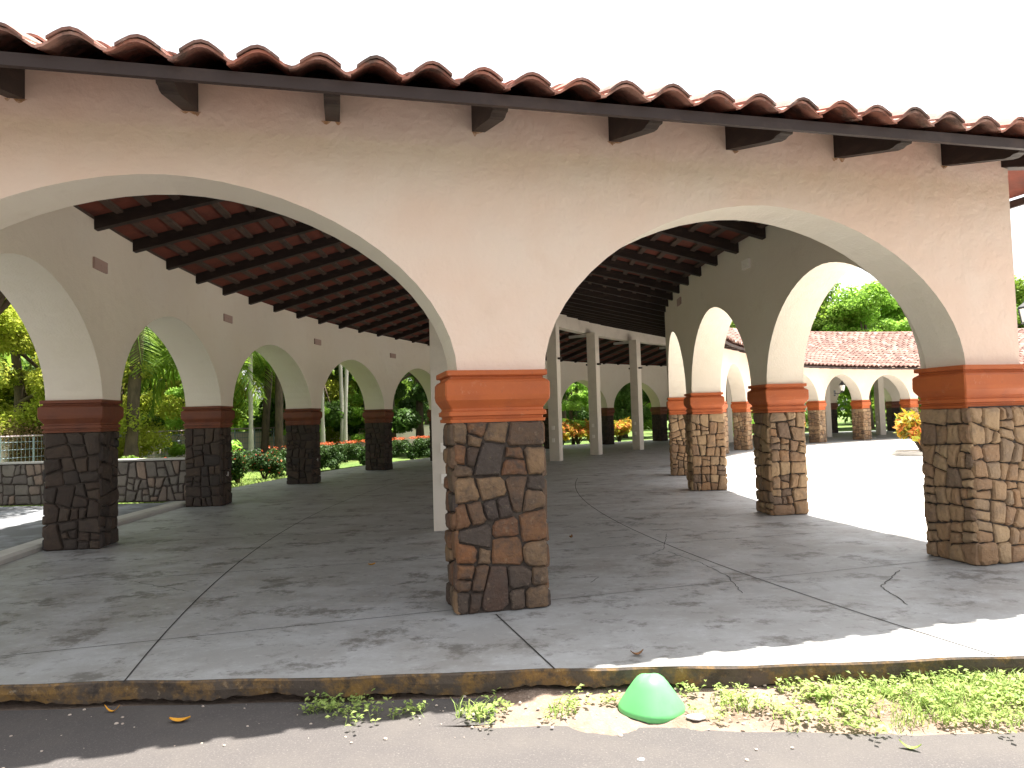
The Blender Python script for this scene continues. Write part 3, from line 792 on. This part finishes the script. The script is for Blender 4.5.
# left group: yellow-green tree and dry shrub
tree('yel',-17.0,24.0,'sunlit yellow-green tree at the far left beyond the fence')
tree('yel',-14.6,25.6,'sunlit yellow-green tree seen just left of the first outer pier',.85,4)
tree('yel',-21.5,27.5,'second yellow-green tree behind the one at the left edge',1.15,2)
def shrub_mesh(h,r,leaf,m,n,seed,nc=9,flower=None,rk=.45,asp=2.0):
    g=random.Random(seed+40); cs=[];rs=[]
    for _ in range(nc):
        th=g.uniform(0,6.28); q=r*.6*g.random()**.5; cs.append((q*math.cos(th),q*math.sin(th),h*g.uniform(.35,.75))); k_=rk*g.uniform(.7,1.25); rs.append((r*k_,r*k_,h*k_*.62))
    mb=MB()
    for c in cs: mb.tube([(0,0,-.02),(c[0]*.4,c[1]*.4,c[2]*.5),c],[.03,.02,.008],5)
    return mb.mesh('stem',[M['bark']]),cloud('foliage',cs,rs,n,leaf,[M[m],M[flower]] if flower else M[m],seed,up=.3,aspect=asp)
SH={'brown':shrub_mesh(3.2,1.6,.055,'leaf_brown',16000,1,nc=16),'green':shrub_mesh(1.0,.75,.055,'leaf_mid',3800,2,flower='flower'),
    'dark':shrub_mesh(1.15,.7,.05,'leaf_hedge',4800,3,flower='flower'),'croton':shrub_mesh(1.35,.95,.12,'croton',2300,4,nc=20,rk=.27,asp=3.2),
    'bright':shrub_mesh(1.3,.8,.08,'leaf_bright',2200,5),'low':shrub_mesh(.55,.6,.05,'leaf_bright',1600,6,flower='flower')}
def shrub(kind,x,y,label,s=1,rz=0,name='shrub',cat='shrub',group='garden shrubs',z=-.17):
    o=thing(name,label,cat,(x,y,z),rz,group); o.scale=(s,s,s); link('stem',SH[kind][0],o); link('foliage',SH[kind][1],o); return o
shrub('brown',-15.9,22.9,'dry brown shrub under the yellow-green tree at the left',.72)
# palms through the outer arches
palm(-13.1,24.0,5.8,'palm with thick brown trunk seen through the second outer arch',.24,(.3,0),'bark',18,1.0,1)
palm(-11.9,26.5,4.6,'leafy palm hanging fronds beside the thick brown palm trunk',.18,(.2,.1),'bark',20,1.1,2)
palm(-10.1,27,7.5,'slim straight grey palm seen through the third outer arch',.10,(0,0),'palebark',14,.9,3)
palm(-9.7,29,5.6,'brown palm just right of the slim grey palm',.2,(.2,0),'bark',18,1,4)
palm(-11.0,31,5.0,'short dark palm behind the slim grey palm',.2,(-.3,0),'bark',18,1,5)
palm(-8.2,30.2,8.5,'leftmost pale slender trunk of the leaning pair',.10,(.2,0),'palebark',12,.9,6)
palm(-7.9,32.5,9,'pale slender palm trunk leaning right beyond the fourth outer arch',.11,(1.3,0),'palebark',12,.9,7)
palm(-7.6,31.6,9,'pale slender palm trunk leaning right, nearest the fourth pier',.10,(1.0,0),'palebark',12,.9,8)
Ld=['dense dark tree','tall dark tree','mid green tree','broad mid green tree']
wheres=[('dark',-18.5,31,'behind the left palms'),('yel',-14.6,31,'behind the thick brown palm'),('dark2',-17,37,'far behind the left palms'),('mid2',-12.5,38,'behind the slim grey palm'),
 ('dark',-9.9,35,'behind the leaning pale trunks'),('mid',-8.6,40,'far behind the leaning pale trunks'),('dark2',-6.6,38,'left of the fifth outer pier'),('dark',-4.9,37,'seen through the fifth outer arch'),
 ('mid2',-5.6,46,'well behind the fifth outer arch'),('mid',-2.5,48,'left of the ridge columns'),('dark',.2,49,'behind the first far arch'),
 ('dark2',3.6,51,'behind the bright sapling'),('dark',5.8,53,'right of the bright sapling'),('dark2',8.6,54,'behind the croton hedge'),('dark',11.5,55,'right end of the croton hedge'),('mid2',14.5,56,'behind the hidden turn of the arcade'),
 ('dark',-23,38,'far left behind the yellow-green trees'),('mid2',-27,30,'beyond the left edge of the walkway'),('canopy',-12.3,15.6,'shading the side walkway just outside the left arches'),('yel',-10.5,36.5,'between the grey palm and the leaning trunks')]
names={'dark':'dense dark green tree','dark2':'tall dark green tree','yel':'yellow-green sunlit tree','canopy':'high spreading green tree','mid':'mid green bushy tree','mid2':'broad mid green tree'}
for i,(k,x,y,wh) in enumerate(wheres):
    o=tree(k,x,y,names[k]+' '+wh,(1.25 if 'shading' in wh else .9+.2*((i*7)%5)/5),i*1.3)
    if 'shading' in wh: o.scale=(1.25,1.25,1)
tree('bright',3.7,43.5,'bright green sapling seen between the first two ridge columns',1.0)
tree('bright',-13.2,28.5,'bright green sapling behind the second outer arch',.8,2)
tree('bright',-7.1,34,'bright green sapling among the pale trunks',.8,3)
tree('bright',-9.0,31,'bright green sapling low beside the brown palm',.6,4)
# tall trees behind the far wing
for i,(k,x,y,wh,s) in enumerate([('tallb',30.5,60,'left of the gap behind the far tiled roof',.85),('tall',27,66,'tallest crown behind the far tiled roof',.95),('tallb',36,64,'right of centre behind the far tiled roof',.85),('tall',43,63,'rightmost behind the far tiled roof',.85),
    ('tallb',49,66,'beyond the right edge of the end wall',.9),('tall',23,62,'behind the turn of the arcade roof',.75),('tall',18,64,'left behind the arcade roof turn',.7),('tall',54,58,'far right beyond the courtyard',.9)]):
    tree(k,x,y,('bright' if k=='tallb' else 'mid')+' green tall tree '+wh,s,i*2.1,'tall trees behind the far wing')
# far wood, one mass
cs=[];rs=[];g=random.Random(12)
for i in range(520):
    a_=g.uniform(-20,112); R=g.uniform(62,78); x,y,_=ring(R,a_); hh=g.uniform(6,12); 
    cs.append((x,y,g.uniform(.5,hh))); k=g.uniform(1.4,2.6); rs.append((k,k,k*.8))
me=cloud('wood',cs,rs,150000,.30,M['leaf_mid'],3)
tag(link('wood',me),'dark mass of distant woodland behind the trees','woodland',kind='stuff')
# hedge along the outer side
def hedge_mesh(L,w,h,seed,m='leaf_hedge',fl_='flower',n=5200):
    g=random.Random(seed); cs=[];rs=[]
    for i in range(int(L*9)):
        cs.append((g.uniform(-L/2,L/2),g.uniform(-w*.3,w*.3),g.uniform(.2,h-.22))); rs.append((.26,.22,.22))
    return cloud('hedge',cs,rs,n,.045,M[m],seed), cloud('hedge_flowers',[(g.uniform(-L/2,L/2),g.uniform(-w*.4,w*.4),h-.04) for _ in range(60)],[(.16,.13,.07)]*60,500,.03,M[fl_],seed+1)
HM=hedge_mesh(3.4,.7,1.05,3,n=9000)
k=0
for a_ in [17.2,22.5,27.8,33.1,38.4,43.7]:
    c=ring(37.0,a_)
    wh=['beyond the fourth outer pier','left of the fifth outer pier','behind the fifth outer pier','behind the first ridge columns','left end of the far hedge','right end of the far hedge'][k]
    o=thing('hedge','clipped dark hedge with red flowers, '+wh,'hedge',(c[0],c[1],-.17),PI/2-rad(a_),'clipped hedge sections'); k+=1
    link('foliage',HM[0],o); link('flowers',HM[1],o)
for a_,R_,k_,lb,s in [(4.6,36.6,'dark','dark rounded bush just right of the second outer pier',1.0),(8.2,37.0,'dark','dark rounded bush left of the third outer pier',1.0),(10.9,36.9,'dark','dark bush hidden behind the third outer pier',1.0),(13.3,37,'dark','dark bush between third and fourth outer piers',.95),(6.6,39.2,'green','green bush on the lawn behind the rounded bushes',1.0),(10.5,40,'green','green flowering bush on the lawn beyond the third pier',1.0)]:
    c=ring(R_,a_); shrub(k_,c[0],c[1],lb,s,a_)
for i,(x,y,k_,lb,s) in enumerate([(-13.2,18.2,'low','low flowering plant behind the sunlit end of the stone wall',1),(-12.1,18.8,'low','low orange-flowered plant left of the first outer pier',1.1),(-11.3,19.6,'low','low plant just behind the low stone wall',1),
      (-10.4,19.5,'low','low orange-flowered plant right of the first outer pier',1.2),(-9.4,19.8,'low','low flowering plant behind the middle of the stone wall',1.2),(-8.6,19.4,'low','low plant by the second outer pier',1.1),(-14.6,19.6,'bright','bright leafy shrub at the left edge',.8),(-9.9,24.3,'bright','bright leafy shrub near the fence by the second arch',1)]):
    shrub(k_,x,y,lb,s,i)
# croton row seen between the far piers
for i,(a_,R_) in enumerate([(46.2,37.5),(48.1,37.6),(50.0,37.5),(51.9,37.6),(53.8,37.5),(55.7,37.6)]):
    c=ring(R_,a_); shrub('croton',c[0],c[1],'red and yellow croton, %s in the row beyond the far arches'%['first from the left','second from the left','third from the left','third from the right','second from the right','last on the right'][i],1.25,i,'croton','croton','row of crotons beyond the far arches')
for i,(a_,R_) in enumerate([(66,38),(70,38.3),(74,38),(79,38.5)]):
    c=ring(R_,a_); shrub(['croton','green','bright','croton'][i],c[0],c[1],['yellow croton behind the left far arch','green shrub behind the left far arch pier','bright shrub behind the right far arch','croton behind the right far arch'][i],1.2,i)
# planter bushes in the courtyard
def planter(x,y,label,s):
    o=thing('planter',label,'planter',(x,y,.004)); mb=MB(); mb.lathe([(.92,0),(.92,.14),(.80,.15),(.80,.08),(0,.1)],n=32); mb.build('planter_kerb',M['white'],o)
planter(13.5,23.2,'round low stone planter kerb in the sunny courtyard left of the corner pier',1)
shrub('croton',13.5,23.2,'red and yellow croton bush in the round courtyard planter left of the corner pier',1.15,1,'croton','croton','courtyard crotons',.05)
planter(16.6,22.4,'round low planter kerb mostly hidden behind the corner pier',1)
shrub('croton',16.6,22.4,'croton bush in the planter behind the corner pier at the right edge',1.2,3,'croton','croton','courtyard crotons',.05)

# ------------------------------------------------------------------ low stone wall, fence, boundary wall
o=thing('low_stone_wall','low fieldstone wall with flat pale coping beside the second outer pier','wall',(-7.0,15.55,0),PI-.02)
mb=MB(); L_=8.5; mb.box((L_/2,.02,.44),(L_,.34,.90),0,0)
r4=random.Random(8)
add_stones(mb,L_,.88,r4,lambda u,v,k:(L_-u,.19+k,v),prot=.035,size=.30,gap=.012)
add_stones(mb,L_,.88,r4,lambda u,v,k:(u,-.15-k,v),prot=.035,size=.30,gap=.012)
mb.build('stone_face',[M['mortar'],M['stonelo']],o)
mb=MB(); mb.box((L_/2,.02,.912),(L_+.02,.40,.035)); mb.build('coping',M['white'],o)
o=thing('wire_fence','wire fence with pale top rail and slim posts in front of the left trees','fence')
po=MB(); ra=MB(); wi=MB()
P=[ring(44,-14+1.55*i) for i in range(28)]
for i,p in enumerate(P):
    mb=MB(); mb.tube([(p[0],p[1],-.2),(p[0],p[1],1.50)],.03,6); mb.build('post',M['metal'],o)
mb=MB(); mb.tube([(p[0],p[1],1.46) for p in P],.035,6); mb.build('top_rail',M['rail'],o)
mb=MB()
for z in [.05,.3,.55,.8,1.05,1.28]: mb.tube([(p[0],p[1],z) for p in P],.010,4,cap=False)
for i in range(len(P)-1):
    for t in range(8):
        x=P[i][0]+(P[i+1][0]-P[i][0])*t/8; y=P[i][1]+(P[i+1][1]-P[i][1])*t/8; mb.tube([(x,y,-.1),(x,y,1.44)],.006,3,cap=False)
mb.build('mesh_wire',M['metal'],o)
o=thing('boundary_wall','pale pinkish boundary wall beyond the garden palms','wall')
o2=strip('wall_face',lambda a,t,z:ring(44.7+t,a,z),3,42,40,[(0,-.2),(.2,-.2),(.2,1.25),(0,1.25)],M['pinkwall'],o)
o2=strip('coping',lambda a,t,z:ring(44.7+t,a,z),3,42,40,[(-.04,1.252),(.24,1.252),(.24,1.32),(-.04,1.32)],M['white'],o)
# garden lamp post at the right edge
o=thing('lamp_post','black lantern on a slim post beyond the right end of the arcade wall','lamp post',(18.12,24.5,0))
mb=MB(); mb.lathe([(.14,0),(.14,.1),(.06,.3),(.045,4.3),(.07,4.35),(.03,4.4)],n=10); mb.build('post',M['black'],o)
mb=MB(); mb.lathe([(.10,4.4),(.14,4.42),(.14,4.45)],n=6); mb.lathe([(.26,4.95),(.24,5.0),(.06,5.14),(0,5.25)],n=6)
for k in range(6):
    t=2*PI*k/6; mb.tube([(.13*math.cos(t),.13*math.sin(t),4.43),(.23*math.cos(t),.23*math.sin(t),4.96)],.015,4)
mb.build('lantern',M['black'],o); 
mb=MB(); mb.lathe([(.12,4.46),(.2,4.93)],n=6); mb.build('lantern_glass',M['glass'],o)

# ------------------------------------------------------------------ sports cone
o=thing('marker_cone','squat green plastic marker cone on the dirt beside the kerb','cone',(.772,4.23,-.138))
mb=MB()
mb.lathe([(.188,-.01),(.193,.012),(.183,.03),(.150,.082),(.104,.146),(.084,.170),(.064,.184),(.035,.193),(0,.196)],n=40)
for v in range(len(mb.v)):
    x,y,z=mb.v[v]; th=math.atan2(y,x); k=1+.03*math.cos(4*th)*(z<.05); mb.v[v]=(x*k,y*k,z+.004*math.sin(3*th))
c_=mb.build('cone_body',M['cone'],o,smooth=True)
mb=MB(); mb.lathe([(.190,-.014),(.190,-.002),(.184,.0)],n=40); mb.build('base_ring',M['black'],o)

# ------------------------------------------------------------------ weeds and grass
def blades(name,spots,m,seed,hmin,hmax,wd,nb,leafy=False):
    g=random.Random(seed); mb=MB()
    for (x,y,z,s) in spots:
        for _ in range(g.randint(*nb)):
            th=g.uniform(0,2*PI); h=g.uniform(hmin,hmax)*s; ln_=h*g.uniform(.4,1.3); w_=wd*g.uniform(.7,1.4)*s
            ox,oy=g.uniform(-.03,.03)*s*2,g.uniform(-.03,.03)*s*2; cx,cy=math.cos(th),math.sin(th); a_=g.random()
            if leafy:
                k=g.randint(2,4)
                for q in range(k):
                    t=(q+1)/k; px,py,pz=x+ox+cx*ln_*t,y+oy+cy*ln_*t,z+h*t*(1.3-.5*t); t2=g.uniform(0,2*PI); l=wd*g.uniform(1.4,3)*s; ax,ay=math.cos(t2),math.sin(t2); w3=l*.33
                    mb.add([(px,py,pz),(px+ax*l*.5-ay*w3,py+ay*l*.5+ax*w3,pz+l*.25),(px+ax*l,py+ay*l,pz+l*g.uniform(-.1,.5)),(px+ax*l*.5+ay*w3,py+ay*l*.5-ax*w3,pz+l*.25)],[(0,1,2,3)],0,a_*.6+.4*g.random())
                mb.add([(x+ox-cy*.0015,y+oy+cx*.0015,z),(x+ox+cy*.0015,y+oy-cx*.0015,z),(x+ox+cx*ln_,y+oy+cy*ln_,z+h*.8)],[(0,1,2)],0,.2)
            else:
                b0=(x+ox,y+oy,z-.01)
                mb.add([(b0[0]-cy*w_/2,b0[1]+cx*w_/2,b0[2]),(b0[0]+cy*w_/2,b0[1]-cx*w_/2,b0[2]),(b0[0]+cx*ln_*.4+cy*w_*.4,b0[1]+cy*ln_*.4-cx*w_*.4,b0[2]+h*.75),(b0[0]+cx*ln_*.4-cy*w_*.4,b0[1]+cy*ln_*.4+cx*w_*.4,b0[2]+h*.75),(b0[0]+cx*ln_,b0[1]+cy*ln_,b0[2]+h)],[(0,1,2,3),(3,2,4)],0,a_)
    return mb.mesh(name,[m])
g=random.Random(21)
def zg(x): return -.15+.022*max(0,min(1,(x+1.2)/2.2))
sp=[]
for x0,y0,r_,n_ in [(-1.15,4.36,.16,22),(-.98,4.22,.12,10),(-.66,4.26,.10,12),(-.25,4.22,.13,16),(-.15,4.32,.05,5),(.28,4.3,.06,8),(.2,4.18,.07,6),(.55,4.34,.05,6),(1.05,4.40,.08,9),(1.28,4.36,.12,12),(1.12,4.12,.1,8),(1.45,4.15,.12,12),(1.72,4.38,.15,24),(1.55,3.95,.12,8),(1.9,4.28,.2,30),(2.15,4.36,.16,30),(1.85,4.0,.2,26),(2.3,4.1,.22,28),(2.6,4.4,.25,44),(2.9,4.25,.3,60),(3.2,4.1,.3,60),(2.6,3.95,.15,18),(3.6,4.2,.35,70),(4.1,4.2,.35,70),(4.7,4.2,.4,70),(5.4,4.2,.4,70)]:
    for _ in range(int(n_*(.6 if x0<1.5 else .8))):
        th=g.uniform(0,6.28); q=r_*math.sqrt(g.random()); sp.append((x0+q*math.cos(th),min(4.50,y0+q*math.sin(th)),zg(x0),g.uniform(.6,1.25)))
tag(link('weeds',blades('weeds',sp,M['grass'],3,.02,.085,.013,(3,6),True)),'scattered leafy green weeds growing in the dirt along the kerb','weeds',kind='stuff')
sp=[]
for _ in range(6500):
    x=.9+ (g.random()**.6)*5.5; y=g.uniform(3.85,4.5); 
    d_=.5+.5*math.sin(x*5.1+1.3*math.sin(y*7))*math.cos(y*6+x*1.7)
    if g.random()<(.06+.94*max(0,min(1,(x-1.6)/1.3)))*(.2+.8*d_**1.2): sp.append((x,y,zg(x),g.uniform(.6,1.1)))
for x0 in (-.3,-.27,.24,1.3): 
    for _ in range(5): sp.append((x0+g.uniform(-.05,.05),4.22+g.uniform(-.05,.05),zg(x0),1.1))
tag(link('grass',blades('grass',sp,M['grass'],4,.03,.09,.006,(5,9))),'patchy bright green grass on the verge at the lower right','grass',kind='stuff')
# lawn blades near the outer hedge
sp=[]
for _ in range(5000):
    a_=g.uniform(2,17); R=g.uniform(35.7,42); x,y,_z=ring(R,a_); sp.append((x,y,-.17,1))
tag(link('lawn_grass',blades('lawn_grass',sp,M['grass'],5,.05,.13,.02,(3,4))),'sunlit lawn grass beyond the outer arches','grass',kind='stuff')
# pebbles and litter
mb=MB(); g=random.Random(31)
for _ in range(330):
    x=g.uniform(-3.2,3.6); y=g.uniform(3.9,4.5) if g.random()<.93 else g.uniform(3.2,3.9); r_=g.choice([.003,.004,.006,.009,.013])*g.uniform(.7,1.2)
    if x<-.6 and g.random()<.6: continue
    z=zg(x) if y>3.95 else -.146
    mb.lathe([(0,-r_*.3),(r_*g.uniform(.8,1.2),0),(r_*.75,r_*.5),(0,r_*.7)],(x,y,z+.002),6,0,g.random())
tag(mb.build('pebbles',M['pebble']),'small pebbles scattered over the dirt strip and road edge','pebbles',kind='stuff')
def leaf(x,y,z,L,w_,m,label,rz,curl=.3):
    mb=MB(); n=6
    vs=[]
    for i in range(n+1):
        t=i/n; ww=w_*math.sin(PI*min(.98,max(.03,t)))**.7; zz=L*curl*(t-.5)**2*2
        for u in(-1,0,1): vs.append((L*(t-.5),ww*u/2,zz+abs(u)*w_*.18+.003))
    fs=[]
    for i in range(n):
        for k in(0,1): fs.append((i*3+k,i*3+k+1,i*3+4+k,i*3+3+k))
    top=len(vs); vs+= [(a,b,c+.002) for a,b,c in vs]; fs+=[tuple(q+top for q in f) for f in fs]
    mb.add(vs,fs); o=mb.build('fallen_leaf',m,None,(x,y,z),rz); return tag(o,label,'leaf')
leaf(-2.03,4.25,-.149,.12,.05,M['leaf_y'],'large orange-yellow fallen leaf lying at the shadow edge on the road',.1)
leaf(-2.53,4.42,-.149,.10,.018,M['leaf_y'],'thin curled yellow leaf in the shaded gutter at the left',-.1,.8)
leaf(-1.62,7.9,.004,.08,.045,M['leaf_y'],'small yellow leaf on the shaded floor left of the centre pier',.5)
leaf(.78,4.73,.004,.09,.035,M['leaf_b'],'brown dry leaf on the slab edge above the green cone',.2,.6)
leaf(.72,9.3,.004,.10,.04,M['leaf_b'],'brown leaf on the gallery floor right of the centre pier',1.2,.6)
leaf(1.98,3.66,-.145,.10,.03,M['grass'],'small green and yellow leaf on the road at the lower right',-.6,.6)
leaf(.20,16.2,.004,.22,.07,M['leaf_b'],'dark dead leaf far down the gallery floor',.2,.5)
leaf(-3.35,4.34,-.149,.09,.03,M['leaf_y'],'small orange leaf at the left edge beside the kerb',.6,.5)
def scrap(x,y,z,s,label):
    mb=MB(); g=random.Random(int(x*100)); n=9
    pts=[(s*g.uniform(.6,1)*math.cos(6.28*i/n),s*g.uniform(.35,.6)*math.sin(6.28*i/n),.004+g.uniform(0,.004)) for i in range(n)]
    mb.add(pts+[(a,b,-.001) for a,b,c in pts],[tuple(range(n))]+[(i,(i+1)%n,n+(i+1)%n,n+i) for i in range(n)])
    tag(mb.build('paper_scrap',M['paper'],None,(x,y,z)),label,'litter',group='pale scraps on the ground')
scrap(-1.33,3.62,-.146,.02,'tiny pale scrap on the sunlit road at the lower left')
scrap(.60,3.63,-.146,.025,'pale scrap on the road right of the centre near the frame bottom')
scrap(.99,4.06,-.125,.07,'flat pale scrap on the dirt just right of the green cone')
scrap(2.05,4.25,-.12,.08,'pale crumpled scrap among the weeds right of the cone')
# leaf litter on the courtyard
mb=MB(); g=random.Random(41)
for _ in range(500):
    x=g.uniform(5.5,13); y=g.uniform(11,22); 
    if math.sin(x*1.1)*math.cos(y*.6)<.1: continue
    th=g.uniform(0,6.28); s=g.uniform(.03,.08); mb.add([(x-s*math.cos(th),y-s*math.sin(th),.008),(x+s*.4*math.sin(th),y-s*.4*math.cos(th),.02),(x+s*math.cos(th),y+s*math.sin(th),.01),(x-s*.4*math.sin(th),y+s*.4*math.cos(th),.012)],[(0,1,2,3)],0,g.random())
tag(mb.build('leaf_litter',M['leaf_brown']),'thin scatter of dry leaves on the sunny courtyard paving','leaf litter',kind='stuff')

# ------------------------------------------------------------------ light, camera
sd=Vector((.95,.78,4.05)).normalized()
el=math.asin(sd.z); azm=math.atan2(sd.x,sd.y)
sun=bpy.data.lights.new('sun','SUN'); sun.energy=5.0; sun.angle=rad(.53); sun.color=(1,.95,.87)
so=bpy.data.objects.new('sun',sun); COL.objects.link(so); so.rotation_euler=sd.to_track_quat('Z','Y').to_euler()
W=bpy.data.worlds.new('World'); sc.world=W; W.use_nodes=True; N=W.node_tree.nodes; L=W.node_tree.links
sky=N.new('ShaderNodeTexSky'); sky.sky_type='NISHITA'; sky.sun_disc=False; sky.sun_elevation=el; sky.sun_rotation=azm
sky.air_density=1.0; sky.dust_density=4.0; sky.altitude=300
hs=N.new('ShaderNodeHueSaturation'); hs.inputs['Saturation'].default_value=.12; hs.inputs['Value'].default_value=1.0
L.new(sky.outputs[0],hs.inputs['Color']); L.new(hs.outputs[0],N['Background'].inputs['Color']); N['Background'].inputs['Strength'].default_value=.10
cam=bpy.data.cameras.new('camera'); cam.lens=700/1024*36; cam.sensor_width=36; cam.clip_end=2500; cam.clip_start=.05
co=bpy.data.objects.new('camera',cam); COL.objects.link(co); sc.camera=co
from mathutils import Matrix
co.matrix_world=Matrix.Translation((0,0,1.6))@Matrix.Rotation(PI/2+math.atan(34/700),4,'X')@Matrix.Rotation(-.028,4,'Z')
sc.view_settings.view_transform='Standard'; sc.view_settings.look='None'; sc.view_settings.gamma=1; sc.view_settings.exposure=2.0
sc.cycles.max_bounces=7; sc.cycles.diffuse_bounces=5
